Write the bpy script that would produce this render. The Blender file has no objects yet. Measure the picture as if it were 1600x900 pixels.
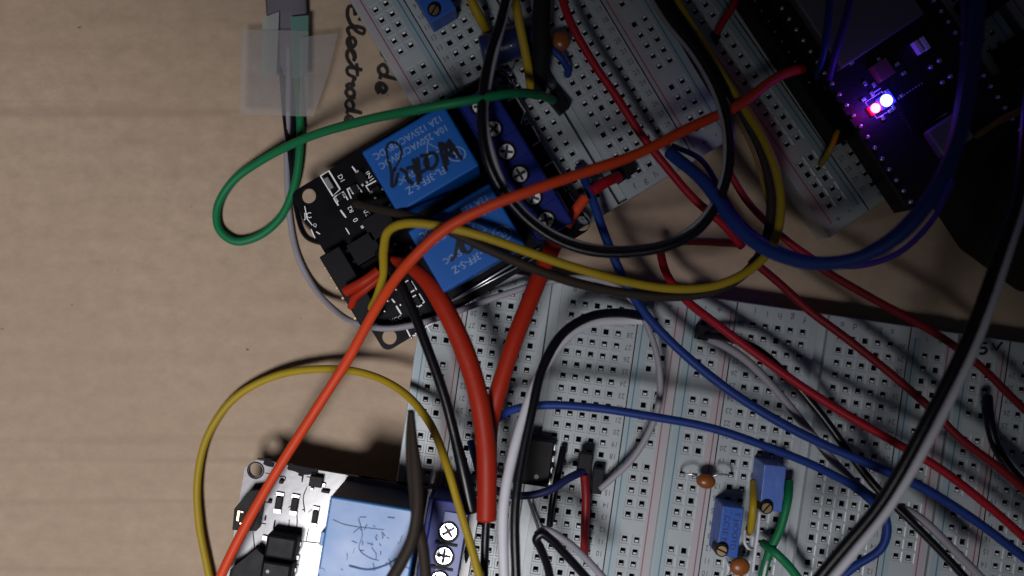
import bpy, bmesh, math, random
from mathutils import Vector, Matrix, noise
random.seed(7)
S = 0.000137          # metres per table pixel
H = 1500.0            # camera height above the table in table pixels
sc = bpy.context.scene
COL = sc.collection
R = math.radians

# ---------------- camera ----------------
cam = bpy.data.cameras.new('camera'); co = bpy.data.objects.new('camera', cam); COL.objects.link(co)
co.location = (0, 0, H*S); cam.sensor_width = 36; cam.lens = 36*H/1600
cam.clip_start = 0.005; cam.clip_end = 10
cam.dof.use_dof = True; cam.dof.focus_distance = (H-90)*S; cam.dof.aperture_fstop = 9
sc.camera = co

# ---------------- world, lamp, exposure ----------------
w = bpy.data.worlds.new('World'); sc.world = w; w.use_nodes = True
bg = w.node_tree.nodes['Background']; bg.inputs[0].default_value = (0.62, 0.68, 0.9, 1); bg.inputs[1].default_value = 0.02
sc.view_settings.view_transform = 'Standard'; sc.view_settings.look = 'None'
sc.view_settings.exposure = 0; sc.view_settings.gamma = 1

def P(px, py, z=0.0):
    f = 1-z/H
    return Vector(((px-800)*f, (450-py)*f, z))

ld = bpy.data.lights.new('key_lamp', 'SPOT'); lo = bpy.data.objects.new('key_lamp', ld); COL.objects.link(lo)
LP = Vector((-598, -1224, 2673)); lo.location = LP*S
T = P(-2293, 4561)
lo.rotation_euler = (T-LP).to_track_quat('-Z', 'Y').to_euler()
ld.spot_size = R(177.5); ld.spot_blend = 0.186; ld.shadow_soft_size = 370*S
ld.energy = 5.2; ld.color = (1.0, 0.97, 0.98)

# ---------------- materials ----------------
def mat(name, col, rough=0.5, metal=0.0, spec=0.5, var=0.0, vscale=400, bump=0.0, bscale=900, coat=0.0, emit=None, estr=0.0, sss=0.0):
    m = bpy.data.materials.new(name); m.use_nodes = True
    nt = m.node_tree; b = nt.nodes['Principled BSDF']
    b.inputs['Base Color'].default_value = (*col, 1); b.inputs['Roughness'].default_value = rough
    b.inputs['Metallic'].default_value = metal; b.inputs['Specular IOR Level'].default_value = spec
    b.inputs['Coat Weight'].default_value = coat
    if coat: b.inputs['Coat Roughness'].default_value = 0.12
    if emit: b.inputs['Emission Color'].default_value = (*emit, 1); b.inputs['Emission Strength'].default_value = estr
    tc = nt.nodes.new('ShaderNodeTexCoord')
    if var:
        n = nt.nodes.new('ShaderNodeTexNoise'); n.inputs['Scale'].default_value = vscale; n.inputs['Detail'].default_value = 4
        nt.links.new(tc.outputs['Object'], n.inputs['Vector'])
        mx = nt.nodes.new('ShaderNodeMix'); mx.data_type = 'RGBA'
        mx.inputs[6].default_value = (*[c*(1-var) for c in col], 1); mx.inputs[7].default_value = (*[min(1, c*(1+var)) for c in col], 1)
        nt.links.new(n.outputs['Fac'], mx.inputs[0]); nt.links.new(mx.outputs[2], b.inputs['Base Color'])
        mr = nt.nodes.new('ShaderNodeMapRange'); mr.inputs[3].default_value = max(0, rough-.08); mr.inputs[4].default_value = rough+.1
        nt.links.new(n.outputs['Fac'], mr.inputs[0]); nt.links.new(mr.outputs[0], b.inputs['Roughness'])
    if bump:
        n2 = nt.nodes.new('ShaderNodeTexNoise'); n2.inputs['Scale'].default_value = bscale; n2.inputs['Detail'].default_value = 3
        nt.links.new(tc.outputs['Object'], n2.inputs['Vector'])
        bp = nt.nodes.new('ShaderNodeBump'); bp.inputs['Strength'].default_value = bump; bp.inputs['Distance'].default_value = 0.0003
        nt.links.new(n2.outputs['Fac'], bp.inputs['Height']); nt.links.new(bp.outputs[0], b.inputs['Normal'])
    return m

M = {}
M['board'] = mat('breadboard_plastic', (0.35, 0.39, 0.41), 0.34, var=0.05, vscale=.35, bump=0.08, bscale=1.5)
M['pocket'] = mat('breadboard_socket', (0.012, 0.012, 0.014), 0.6)  # hole shade painted as near-black walls and floors; also colours the strip seams
M['clip'] = mat('contact_metal', (0.9, 0.9, 0.93), 0.3, 0.3)  # painted contact glint: near-white, barely metallic, on one side of each hole
M['red_line'] = mat('red_line_ink', (0.20, 0.11, 0.14), 0.45)
M['blue_line'] = mat('blue_line_ink', (0.09, 0.16, 0.21), 0.45)
M['pink_band'] = mat('pink_band', (0.37, 0.335, 0.355), 0.4)
M['cyan_band'] = mat('cyan_band', (0.27, 0.355, 0.39), 0.4)
M['ink'] = mat('printed_grey', (0.10, 0.11, 0.12), 0.6)
M['marker'] = mat('marker_ink', (0.010, 0.007, 0.008), 0.5)
M['marker_blue'] = mat('marker_ink_relay', (0.004, 0.006, 0.014), 0.35)
M['relay'] = mat('relay_blue', (0.002, 0.095, 0.41), 0.45, spec=.3, var=0.12, vscale=150, bump=0.1, bscale=300)
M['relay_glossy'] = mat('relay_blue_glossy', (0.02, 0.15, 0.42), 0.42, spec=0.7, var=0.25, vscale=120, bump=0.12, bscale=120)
M['relay_side'] = mat('relay_side', (0.004, 0.02, 0.085), 0.5, spec=0.2)  # shade painted into the relay's sides, darker than its top
M['scratch'] = mat('scratch', (0.03, 0.07, 0.19), 0.7)
M['relay_text'] = mat('relay_print', (0.24, 0.36, 0.62), 0.5)
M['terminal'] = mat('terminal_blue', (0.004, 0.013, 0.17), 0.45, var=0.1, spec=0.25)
M['pcb'] = mat('black_pcb', (0.003, 0.003, 0.005), 0.35, spec=0.12, var=0.2, vscale=300)
M['pcb_red'] = mat('glossy_pcb', (0.17, 0.17, 0.20), 0.32, spec=0.8, coat=0.45, var=0.5, vscale=110, bump=0.2, bscale=200)  # black board with a greyed base that carries part of the glare
M['silk'] = mat('white_silkscreen', (0.9, 0.9, 0.92), 0.5)
M['black'] = mat('black_plastic', (0.004, 0.004, 0.006), 0.5, var=0.2, spec=0.15)
M['black_case'] = mat('black_case', (0.004, 0.004, 0.004), 0.7)
M['metal'] = mat('screw_metal', (0.85, 0.86, 0.9), 0.22, 1.0, bump=0.2, bscale=1500)
M['dark_metal'] = mat('slot_shadow_metal', (0.05, 0.05, 0.06), 0.6, 0.3)
M['brass'] = mat('brass', (0.80, 0.58, 0.32), 0.3, 1.0)
M['solder'] = mat('tin_lead', (0.75, 0.75, 0.78), 0.35, 0.9)
M['shield'] = mat('metal_shield', (0.22, 0.21, 0.21), 0.55, 0.5)
M['cap_orange'] = mat('ceramic_orange', (0.22, 0.065, 0.012), 0.35, var=0.25, vscale=500)
M['cap_blue'] = mat('electrolytic_sleeve', (0.015, 0.025, 0.10), 0.3)
M['trim'] = mat('trimmer_blue', (0.014, 0.085, 0.40), 0.45, var=0.1, bump=0.2)
M['trim_pale'] = mat('trimmer_blue_pale', (0.07, 0.145, 0.47), 0.4, var=0.12, bump=0.5, bscale=400)
M['trim_text'] = mat('trimmer_print', (0.01, 0.02, 0.14), 0.5)
M['smd_brown'] = mat('brown_part', (0.16, 0.06, 0.05), 0.4)
def wmat(n, c, rough=0.5): M[n] = mat('insulation_'+n, c, rough, spec=0.25, var=0.10, vscale=260, bump=0.18, bscale=420)
wmat('orange', (0.60, 0.055, 0.014)); wmat('red', (0.30, 0.006, 0.016)); wmat('dark_red', (0.17, 0.005, 0.010))
wmat('green', (0.006, 0.16, 0.06)); wmat('yellow', (0.34, 0.24, 0.012)); wmat('blue', (0.010, 0.036, 0.20))
wmat('violet', (0.055, 0.022, 0.24)); wmat('brown', (0.026, 0.018, 0.014), 0.65); M['black_wire'] = mat('insulation_black', (0.004, 0.004, 0.007), .33, spec=.35, bump=.15, bscale=420)
wmat('grey', (0.27, 0.26, 0.30)); wmat('heat_red', (0.34, 0.018, 0.005), 0.5); wmat('gold', (0.20, 0.12, 0.02))
wmat('navy', (0.010, 0.014, 0.07)); wmat('white_wire', (0.60, 0.60, 0.66)); wmat('grey_cable', (0.13, 0.125, 0.15), 0.6)

wmat('black_matt', (0.004, 0.004, 0.005), 0.8)
# cardboard
m = bpy.data.materials.new('cardboard'); m.use_nodes = True; nt = m.node_tree; b = nt.nodes['Principled BSDF']
b.inputs['Roughness'].default_value = 0.75; b.inputs['Specular IOR Level'].default_value = 0.25
tc = nt.nodes.new('ShaderNodeTexCoord')
def tex(scale, detail, sx=1, sy=1, rough=.5):
    mp = nt.nodes.new('ShaderNodeMapping'); mp.inputs['Scale'].default_value = (sx, sy, 1)
    n = nt.nodes.new('ShaderNodeTexNoise'); n.inputs['Scale'].default_value = scale; n.inputs['Detail'].default_value = detail; n.inputs['Roughness'].default_value = rough
    nt.links.new(tc.outputs['Object'], mp.inputs[0]); nt.links.new(mp.outputs[0], n.inputs['Vector']); return n
def mixc(fac, a, bcol, blend='MIX'):
    x = nt.nodes.new('ShaderNodeMix'); x.data_type = 'RGBA'; x.blend_type = blend
    if isinstance(fac, float): x.inputs[0].default_value = fac
    else: nt.links.new(fac, x.inputs[0])
    for i, v in ((6, a), (7, bcol)):
        if isinstance(v, tuple): x.inputs[i].default_value = (*v, 1)
        else: nt.links.new(v, x.inputs[i])
    return x.outputs[2]
def ramp(src, lo_, hi_):
    r = nt.nodes.new('ShaderNodeMapRange'); r.inputs[1].default_value = lo_; r.inputs[2].default_value = hi_; nt.links.new(src, r.inputs[0]); return r.outputs[0]
big = tex(16, 2); fine = tex(300, 6, .8, 1, .7); streak = tex(150, 3, .035, 1.2)
c = mixc(ramp(big.outputs[0], .35, .65), (0.40, 0.302, 0.218), (0.435, 0.33, 0.24))
c = mixc(ramp(fine.outputs[0], .35, .7), c, (0.35, 0.262, 0.192))
c = mixc(ramp(streak.outputs[0], .60, .82), c, (0.30, 0.222, 0.16))
sp = tex(420, 1, .6, 1); c = mixc(ramp(sp.outputs[0], .785, .82), c, (0.10, 0.06, 0.045))
nt.links.new(c, b.inputs['Base Color'])
wv = nt.nodes.new('ShaderNodeTexWave'); wv.wave_type = 'BANDS'; wv.bands_direction = 'Y'; wv.inputs['Scale'].default_value = 48; wv.inputs['Distortion'].default_value = 0.25; wv.inputs['Detail'].default_value = 0
nt.links.new(tc.outputs['Object'], wv.inputs['Vector'])
ad = nt.nodes.new('ShaderNodeMath'); ad.operation = 'MULTIPLY_ADD'; nt.links.new(wv.outputs[1], ad.inputs[0]); ad.inputs[1].default_value = 0.55; nt.links.new(fine.outputs[0], ad.inputs[2])
bp = nt.nodes.new('ShaderNodeBump'); bp.inputs['Strength'].default_value = 0.4; bp.inputs['Distance'].default_value = 0.0003
nt.links.new(ad.outputs[0], bp.inputs['Height']); nt.links.new(bp.outputs[0], b.inputs['Normal'])
M['cardboard'] = m
# clear tape
m = bpy.data.materials.new('clear_tape'); m.use_nodes = True; nt = m.node_tree; b = nt.nodes['Principled BSDF']
b.inputs['Base Color'].default_value = (0.44, 0.43, 0.45, 1); b.inputs['Roughness'].default_value = 0.3
tr = nt.nodes.new('ShaderNodeBsdfTransparent'); mxs = nt.nodes.new('ShaderNodeMixShader'); tc = nt.nodes.new('ShaderNodeTexCoord')
n = nt.nodes.new('ShaderNodeTexNoise'); n.inputs['Scale'].default_value = 90; n.inputs['Detail'].default_value = 3; nt.links.new(tc.outputs['Object'], n.inputs['Vector'])
r = nt.nodes.new('ShaderNodeMapRange'); r.inputs[3].default_value = .10; r.inputs[4].default_value = .34
bp = nt.nodes.new('ShaderNodeBump'); bp.inputs['Strength'].default_value = .6; bp.inputs['Distance'].default_value = .0008; nt.links.new(n.outputs[0], bp.inputs['Height']); nt.links.new(bp.outputs[0], b.inputs['Normal']); nt.links.new(n.outputs[0], r.inputs[0])
nt.links.new(r.outputs[0], mxs.inputs[0]); nt.links.new(tr.outputs[0], mxs.inputs[1]); nt.links.new(b.outputs[0], mxs.inputs[2])
nt.links.new(mxs.outputs[0], nt.nodes['Material Output'].inputs[0]); M['tape'] = m
def tape_mat(name, col, a):
    m = bpy.data.materials.new(name); m.use_nodes = True; nt = m.node_tree; b = nt.nodes['Principled BSDF']
    b.inputs['Base Color'].default_value = (*col, 1); b.inputs['Roughness'].default_value = .3; b.inputs['Alpha'].default_value = a; M[name] = m
tape_mat('milky_tape', (0.40, 0.44, 0.42), .6); tape_mat('teal_film', (0.13, 0.27, 0.24), .75)

# ---------------- helpers (vertices in table pixels, scaled by S) ----------------
def tag(o, label=None, cat=None, group=None, kind=None):
    if label: o['label'] = label
    if cat: o['category'] = cat
    if group: o['group'] = group
    if kind: o['kind'] = kind
    return o
def thing(name, loc, label, cat, group=None):
    o = bpy.data.objects.new(name, None); COL.objects.link(o); o.location = Vector(loc)*S; o.empty_display_size = 0.005
    return tag(o, label, cat, group)
def mk(name, bm, mats, parent=None, smooth=False, loc=None):
    me = bpy.data.meshes.new(name)
    org = Vector((0, 0, 0))
    if parent is not None: org = parent_world(parent)/S
    elif loc is not None: org = Vector(loc)
    elif bm.verts:
        xs = [v.co for v in bm.verts]; org = Vector((sum(v.x for v in xs)/len(xs), sum(v.y for v in xs)/len(xs), min(v.z for v in xs)))
    for v in bm.verts: v.co = (v.co-org)*S
    if smooth:
        for f in bm.faces: f.smooth = True
    bm.to_mesh(me); bm.free()
    for mm in (mats if isinstance(mats, (list, tuple)) else [mats]): me.materials.append(M[mm])
    o = bpy.data.objects.new(name, me); COL.objects.link(o)
    if parent is not None: o.parent = parent
    else: o.location = org*S
    return o
def parent_world(p):
    v = Vector((0, 0, 0))
    while p is not None: v += Vector(p.location); p = p.parent
    return v
def NB(): return bmesh.new()
def obox(bm, px, py, zt, zb, w_, d, ang=0, bev=1.5, mi=0, seg=2):
    """box whose top centre shows at pixel px,py; w_,d in table pixels"""
    c = P(px, py, zt); h = zt-zb
    t = bmesh.ops.create_cube(bm, size=1)
    vs = t['verts']
    mtx = Matrix.Translation((c.x, c.y, (zt+zb)/2)) @ Matrix.Rotation(R(ang), 4, 'Z') @ Matrix.Diagonal((w_, d, h, 1))
    bmesh.ops.transform(bm, matrix=mtx, verts=vs)
    fs = set(f for v in vs for f in v.link_faces)
    for f in fs: f.material_index = mi
    if bev > 0:
        es = set(e for v in vs for e in v.link_edges)
        rr = bmesh.ops.bevel(bm, geom=list(es), offset=min(bev, h*.4, w_*.3, d*.3), segments=seg, profile=.5, affect='EDGES')
        for f in rr['faces']: f.material_index = mi
def prism(bm, pix, zt, zb, mi=0):
    vt = [bm.verts.new(P(x, y, zt)) for x, y in pix]; vb = []
    for v in vt: vb.append(bm.verts.new((v.co.x, v.co.y, zb)))
    n = len(vt); fs = [bm.faces.new(vt), bm.faces.new(vb[::-1])]
    for i in range(n): fs.append(bm.faces.new((vt[i], vb[i], vb[(i+1) % n], vt[(i+1) % n])))
    bmesh.ops.recalc_face_normals(bm, faces=fs)
    for f in fs: f.material_index = mi
def cyl(bm, px, py, zt, zb, r, seg=20, mi=0, rtop=None):
    c = P(px, py, zt); t = bmesh.ops.create_cone(bm, cap_ends=True, segments=seg, radius1=r, radius2=r if rtop is None else rtop, depth=zt-zb)
    bmesh.ops.translate(bm, verts=t['verts'], vec=(c.x, c.y, (zt+zb)/2))
    for f in set(f for v in t['verts'] for f in v.link_faces): f.material_index = mi
def ball(bm, px, py, z, rx, ry, rz, ang=0, mi=0, seg=16):
    c = P(px, py, z); t = bmesh.ops.create_uvsphere(bm, u_segments=seg, v_segments=seg//2+2, radius=1)
    bmesh.ops.transform(bm, matrix=Matrix.Translation(c) @ Matrix.Rotation(R(ang), 4, 'Z') @ Matrix.Diagonal((rx, ry, rz, 1)), verts=t['verts'])
    for f in set(f for v in t['verts'] for f in v.link_faces): f.material_index = mi; f.smooth = True
def spline(pts, per=9):
    if len(pts) == 2:
        return [pts[0].lerp(pts[1], i/6) for i in range(7)]
    out = []; n = len(pts)
    for i in range(n-1):
        p0 = pts[i-1] if i else pts[0]*2-pts[1]; p1 = pts[i]; p2 = pts[i+1]; p3 = pts[i+2] if i+2 < n else pts[-1]*2-pts[-2]
        # centripetal Catmull-Rom
        def tj(ti, a, b_): return ti+max((b_-a).length, 1e-3)**.5
        t0 = 0; t1 = tj(t0, p0, p1); t2 = tj(t1, p1, p2); t3 = tj(t2, p2, p3)
        for k in range(per):
            t = t1+(t2-t1)*k/per
            A1 = p0*((t1-t)/(t1-t0))+p1*((t-t0)/(t1-t0)); A2 = p1*((t2-t)/(t2-t1))+p2*((t-t1)/(t2-t1)); A3 = p2*((t3-t)/(t3-t2))+p3*((t-t2)/(t3-t2))
            B1 = A1*((t2-t)/(t2-t0))+A2*((t-t0)/(t2-t0)); B2 = A2*((t3-t)/(t3-t1))+A3*((t-t1)/(t3-t1))
            out.append(B1*((t2-t)/(t2-t1))+B2*((t-t1)/(t2-t1)))
    out.append(pts[-1]); return out
def sweep(bm, path, rad, sides=12, flat=1.0, mi=0, jitter=0.0):
    n = len(path); rings = []; up = None
    rf = rad if callable(rad) else (lambda t: rad)
    for i, p in enumerate(path):
        t = (path[min(i+1, n-1)]-path[max(i-1, 0)]).normalized()
        if up is None:
            up = Vector((0, 0, 1)) if abs(t.z) < .9 else Vector((1, 0, 0))
        up = (up-t*up.dot(t)).normalized(); sd = t.cross(up); rr = rf(i/(n-1))
        if jitter: rr *= 1+jitter*noise.noise(p*0.02)
        rings.append([bm.verts.new(p+(sd*math.cos(a)*rr+up*math.sin(a)*rr*flat)) for a in [2*math.pi*k/sides for k in range(sides)]])
    for i in range(n-1):
        for k in range(sides):
            f = bm.faces.new((rings[i][k], rings[i][(k+1) % sides], rings[i+1][(k+1) % sides], rings[i+1][k])); f.smooth = True; f.material_index = mi
    for rg in (rings[0][::-1], rings[-1]):
        f = bm.faces.new(rg); f.material_index = mi
    bmesh.ops.recalc_face_normals(bm, faces=list(bm.faces))
def wpath(pts, wpx):
    """pts (px,py,z) -> world path, mean radius from the width in pixels"""
    v = [P(*p) for p in pts]; zm = sum(p[2] for p in pts)/len(pts)
    path = spline(v, 12)
    # small hand-made waviness
    sd = random.random()*100
    path = [q+Vector((noise.noise(q*.006+Vector((sd, 0, 0))), noise.noise(q*.006+Vector((0, sd, 0))), 0))*1.6 for q in path]
    return path, wpx/2*(1-zm/H)
def wire(name, label, cat, pts, wpx, m_, group=None, plugs=(), flat=1.0, taper=None):
    """one wire; plugs: list of (px,py,z_top,w,l,ang)"""
    path, r = wpath(pts, wpx); rad = (lambda t: r*taper(t)) if taper else r
    if plugs:
        base = path[0].copy(); base.z = min(p.z for p in path)
        th = thing(name, base, label, cat, group)
        bm = NB(); sweep(bm, path, rad, 12, flat, jitter=.06); mk('insulation', bm, m_, th)
        for (px, py, zt, w_, l, a) in plugs:
            bm = NB(); obox(bm, px, py, zt, zt-w_, w_, l, a, 1.2); mk('plug_housing', bm, 'black', th)
        return th
    bm = NB(); sweep(bm, path, rad, 12, flat, jitter=.06); o = mk(name, bm, m_)
    return tag(o, label, cat, group)
_tc = {}
def text_mesh(s):
    if s in _tc: return _tc[s]
    cu = bpy.data.curves.new('t', 'FONT'); cu.body = s; cu.size = 1; cu.align_x = 'CENTER'; cu.align_y = 'CENTER'; cu.resolution_u = 2
    ob = bpy.data.objects.new('t', cu); COL.objects.link(ob); bpy.context.view_layer.update()
    me = bpy.data.meshes.new_from_object(ob.evaluated_get(bpy.context.evaluated_depsgraph_get()))
    bpy.data.objects.remove(ob); bpy.data.curves.remove(cu); _tc[s] = me; return me
def text(bm, s, pos, size, ang, sx=1.0):
    n0 = len(bm.verts); bm.from_mesh(text_mesh(s)); bm.verts.ensure_lookup_table()
    vs = bm.verts[n0:]
    bmesh.ops.transform(bm, matrix=Matrix.Translation(pos) @ Matrix.Rotation(R(ang), 4, 'Z') @ Matrix.Diagonal((size*sx, size, 1, 1)), verts=vs)
def stroke(bm, pix, z, wd, smooth=True, vary=.25):
    v = [P(x, y, z) for x, y in pix]
    if smooth and len(v) > 2: v = spline(v, 6)
    elif len(v) == 2: v = [v[0].lerp(v[1], i/3) for i in range(4)]
    n = len(v); L = []
    for i, p in enumerate(v):
        t = (v[min(i+1, n-1)]-v[max(i-1, 0)]).normalized(); nn = Vector((-t.y, t.x, 0))
        ww = wd/2*(1+vary*noise.noise(p*.05))*(0.75 if i in (0, n-1) else 1)
        p = p+Vector((0, 0, 0.0012*random.random()*100*.01))
        L.append((bm.verts.new(p+nn*ww), bm.verts.new(p-nn*ww)))
    for i in range(n-1): bm.faces.new((L[i][0], L[i][1], L[i+1][1], L[i+1][0]))
def plate(bm, pix, zt, th, holes=(), mi=0):
    """flat plate with round holes, via a filled 2D curve"""
    cu = bpy.data.curves.new('p', 'CURVE'); cu.dimensions = '2D'; cu.fill_mode = 'BOTH'; cu.extrude = th/2
    def add(pts):
        s = cu.splines.new('POLY'); s.points.add(len(pts)-1); s.use_cyclic_u = True
        for i, q in enumerate(pts): s.points[i].co = (q[0], q[1], 0, 1)
    add([tuple(P(x, y, zt))[:2] for x, y in pix])
    for (x, y, r) in holes:
        c = P(x, y, zt); add([(c.x+r*math.cos(a*math.pi/14), c.y+r*math.sin(a*math.pi/14)) for a in range(28)])
    ob = bpy.data.objects.new('p', cu); COL.objects.link(ob); bpy.context.view_layer.update()
    me = bpy.data.meshes.new_from_object(ob.evaluated_get(bpy.context.evaluated_depsgraph_get()))
    n0 = len(bm.verts); bm.from_mesh(me); bm.verts.ensure_lookup_table()
    bmesh.ops.translate(bm, verts=bm.verts[n0:], vec=(0, 0, zt-th/2))
    bpy.data.objects.remove(ob); bpy.data.curves.remove(cu); bpy.data.meshes.remove(me)
def rrect(cx, cy, w_, d, ang, r=8, n=4):
    """rounded rectangle in pixels, ang CCW with y up"""
    out = []
    for sx, sy, a0 in ((1, 1, 0), (-1, 1, 90), (-1, -1, 180), (1, -1, 270)):
        for k in range(n+1):
            a = R(a0+90*k/n); x = sx*(w_/2-r)+r*math.cos(a); y = sy*(d/2-r)+r*math.sin(a)
            out.append((cx+x*math.cos(R(ang))-y*math.sin(R(ang)), cy-(x*math.sin(R(ang))+y*math.cos(R(ang)))))
    return out
def off(px, py, a, b_, ang):
    """pixel moved by a along the part's x axis and b_ along its down axis"""
    c_, s_ = math.cos(R(ang)), math.sin(R(ang))
    return (px+a*c_+b_*s_, py-a*s_+b_*c_)

# ---------------- setting: the cardboard ----------------
bm = NB(); x0, y0 = 2300, 1500
vs = [bm.verts.new((x, y, 0)) for x, y in ((-x0, -y0), (x0, -y0), (x0, y0), (-x0, y0))]; bm.faces.new(vs)
vb = [bm.verts.new((v.co.x, v.co.y, -30)) for v in vs]; bm.faces.new(vb[::-1])
for i in range(4): bm.faces.new((vs[i], vb[i], vb[(i+1) % 4], vs[(i+1) % 4]))
card = mk('cardboard_sheet', bm, 'cardboard', loc=(0, 0, 0)); tag(card, kind='structure')
G = {'E': [[(.75, 1.45), (.35, 1.95), (.02, 1.6), (.12, 1.1), (.5, .95)], [(.5, .95), (.02, .7), (.05, .1), (.5, -.1), (1, .35)]],
     'l': [[(0, .35), (.6, 1.3), (.7, 2.15), (.35, 2.2), (.22, 1), (.45, 0), (1, .3)]],
     'e': [[(0, .3), (.5, .4), (.85, .75), (.5, 1.1), (.18, .7), (.25, .1), (.6, -.05), (1, .3)]],
     'c': [[(0, .3), (.5, .9), (.85, .95)], [(.9, .8), (.6, 1.08), (.2, .8), (.2, .15), (.6, -.05), (1, .3)]],
     't': [[(0, .3), (.4, 1.0), (.5, 2.1), (.42, .2), (.7, 0), (1, .3)], [(.05, 1.3), (1.0, 1.45)]],
     'r': [[(0, .2), (.25, 1.15), (.45, .85), (.8, .95), (.7, .4), (.85, 0), (1, .2)]],
     'o': [[(.8, 1.0), (.4, 1.05), (.12, .5), (.45, -.05), (.85, .35), (.8, .95), (1, .95)]],
     'd': [[(.75, .8), (.4, 1.0), (.08, .5), (.35, -.05), (.7, .3), (.85, 2.2)], [(.85, 2.2), (.72, .3), (1, .1)]]}
bm = NB()
for ch, ya, yb in (('E', 9, 38), ('l', 36, 56), ('e', 54, 76), ('c', 74, 97), ('t', 96, 118), ('r', 116, 137), ('o', 135, 154), ('d', 153, 178), ('e', 178, 198)):
    xb = 544-(ya-10)*.022
    for g in G[ch]: stroke(bm, [(xb+v*11.5, ya+u*(yb-ya)+v*1.2) for u, v in g], .5, 5.8)
stroke(bm, [(532, 192), (536, 201)], .5, 4)
for ch, ya, yb in (('d', 98, 124), ('e', 126, 146)):
    for g in G[ch]: stroke(bm, [(592+v*13.5-(ya-98)*.12, ya+u*(yb-ya)+v*2) for u, v in g], .5, 6.0)
stroke(bm, [(595, 76), (597, 85), (602, 90), (605, 97)], .5, 5.6)
mk('handwriting', bm, 'marker', card)

# ---------------- breadboards ----------------
def breadboard_meshes():
    bm = NB()
    def quad(a, b_, c_, d, mi=0):
        f = bm.faces.new([bm.verts.new(v) for v in (a, b_, c_, d)]); f.material_index = mi; return f
    def rect(xa, xb, ya, yb, z=0, mi=0): quad((xa, ya, z), (xb, ya, z), (xb, yb, z), (xa, yb, z), mi)
    def sq(cx, cy, h, z): return [(cx-h, cy-h, z), (cx+h, cy-h, z), (cx+h, cy+h, z), (cx-h, cy+h, z)]
    def cell(cx, cy):
        rings = [(sq(cx, cy, .5, 0), 0), (sq(cx, cy, .44, 0), 0), (sq(cx, cy, .35, -.035), 0), (sq(cx, cy, .23, -.035), 0), (sq(cx, cy, .19, -.14), 0), (sq(cx, cy, .19, -1.3), 1)]
        for (a, _), (b_, mi) in zip(rings, rings[1:]):
            for k in range(4): quad(a[k], a[(k+1) % 4], b_[(k+1) % 4], b_[k], mi)
        s = rings[-1][0]; quad(*s, 1)
        j = random.uniform(-.01, .09)
        quad((cx-.14, cy+.03+j, -.13), (cx+.14, cy+.03+j, -.13), (cx+.14, cy+.185, -.09), (cx-.14, cy+.185, -.09), 2) if random.random() < .9 else None
    W2, L2 = 10.7, 16.1
    def groove(x, h=.06, d=.5):
        rect(x-h, x+h, -L2, L2, -d, 1)
    for s in (-1, 1):
        def rc(a, b_, ya, yb, z=0, mi=0):
            a, b_ = sorted((s*a, s*b_)); rect(a, b_, ya, yb, z, mi)
        rc(9.85, W2, -L2, L2); rc(7.0, 7.85, -L2, L2); rc(6.0, 6.9, -L2, L2); rc(.45, 1.0, -L2, L2)
        rc(6.9, 7.0, -L2, L2, -.4, 1)
        for x in (8.35, 9.35):
            for i in range(29):
                if i % 6 == 5: rc(x-.5, x+.5, 14-i-.5, 14-i+.5)
                else: cell(s*x, 14-i)
        rc(7.85, 9.85, 14.5, L2); rc(7.85, 9.85, -L2, -14.5)
        for k in range(5):
            for i in range(30): cell(s*(1.5+k), 14.5-i)
        rc(1.0, 6.0, 15, L2); rc(1.0, 6.0, -L2, -15)
        quad((s*.45, -L2, 0), (s*.45, L2, 0), (s*.45, L2, -.7), (s*.45, -L2, -.7))
    rect(-.45, .45, -L2, L2, -.7)
    Z = -3.3; e = [(-W2, -L2), (W2, -L2), (W2, L2), (-W2, L2)]
    eo = [(-W2-.08, -L2-.08), (W2+.08, -L2-.08), (W2+.08, L2+.08), (-W2-.08, L2+.08)]
    for k in range(4):
        a, b_ = e[k], e[(k+1) % 4]; c_, d = eo[k], eo[(k+1) % 4]
        quad((*a, 0), (*c_, -.1), (*d, -.1), (*b_, 0)); quad((*c_, -.1), (*c_, Z), (*d, Z), (*d, -.1))
    quad(*[(*p, Z) for p in eo[::-1]])
    parts = {'body': (bm, ['board', 'pocket', 'clip'])}
    def band(xs, wd, mm, z, name):
        b2 = NB()
        for x in xs:
            f = b2.faces.new([b2.verts.new(v) for v in ((x-wd/2, -15.3, z), (x+wd/2, -15.3, z), (x+wd/2, 15.3, z), (x-wd/2, 15.3, z))])
        return (b2, [mm])
    parts['red_band'] = band((-10.2, 7.45), .8, 'pink_band', .012, '')
    parts['blue_band'] = band((-7.45, 10.2), .8, 'cyan_band', .012, '')
    parts['red_line'] = band((-10.05, 7.35), .11, 'red_line', .03, '')
    parts['blue_line'] = band((-7.4, 10.1), .11, 'blue_line', .03, '')
    b3 = NB()
    for i in range(30):
        for x in (-6.45, 6.45): text(b3, str(i+1), Vector((x, 14.5-i, .03)), .62, 0, .9)
    for k, ch in enumerate('abcde'): text(b3, ch, Vector((-5.5+k, 15.5, .03)), .75, 0); text(b3, ch, Vector((-5.5+k, -15.5, .03)), .75, 0)
    for k, ch in enumerate('fghij'): text(b3, ch, Vector((1.5+k, 15.5, .03)), .75, 0); text(b3, ch, Vector((1.5+k, -15.5, .03)), .75, 0)
    b4 = b3
    for y in (15.3, -15.3):
        for x, ch in ((-9.35, '+'), (-8.35, '-'), (8.35, '+'), (9.35, '-')): text(b4, ch, Vector((x, y, .03)), .9, 90)
    parts['printed_numbers'] = (b3, ['ink'])
    out = {}
    for n_, (b_, ms) in parts.items():
        me = bpy.data.meshes.new('breadboard_'+n_); b_.to_mesh(me); b_.free()
        for q in ms: me.materials.append(M[q])
        out[n_] = me
    return out
BBM = breadboard_meshes()
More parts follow.
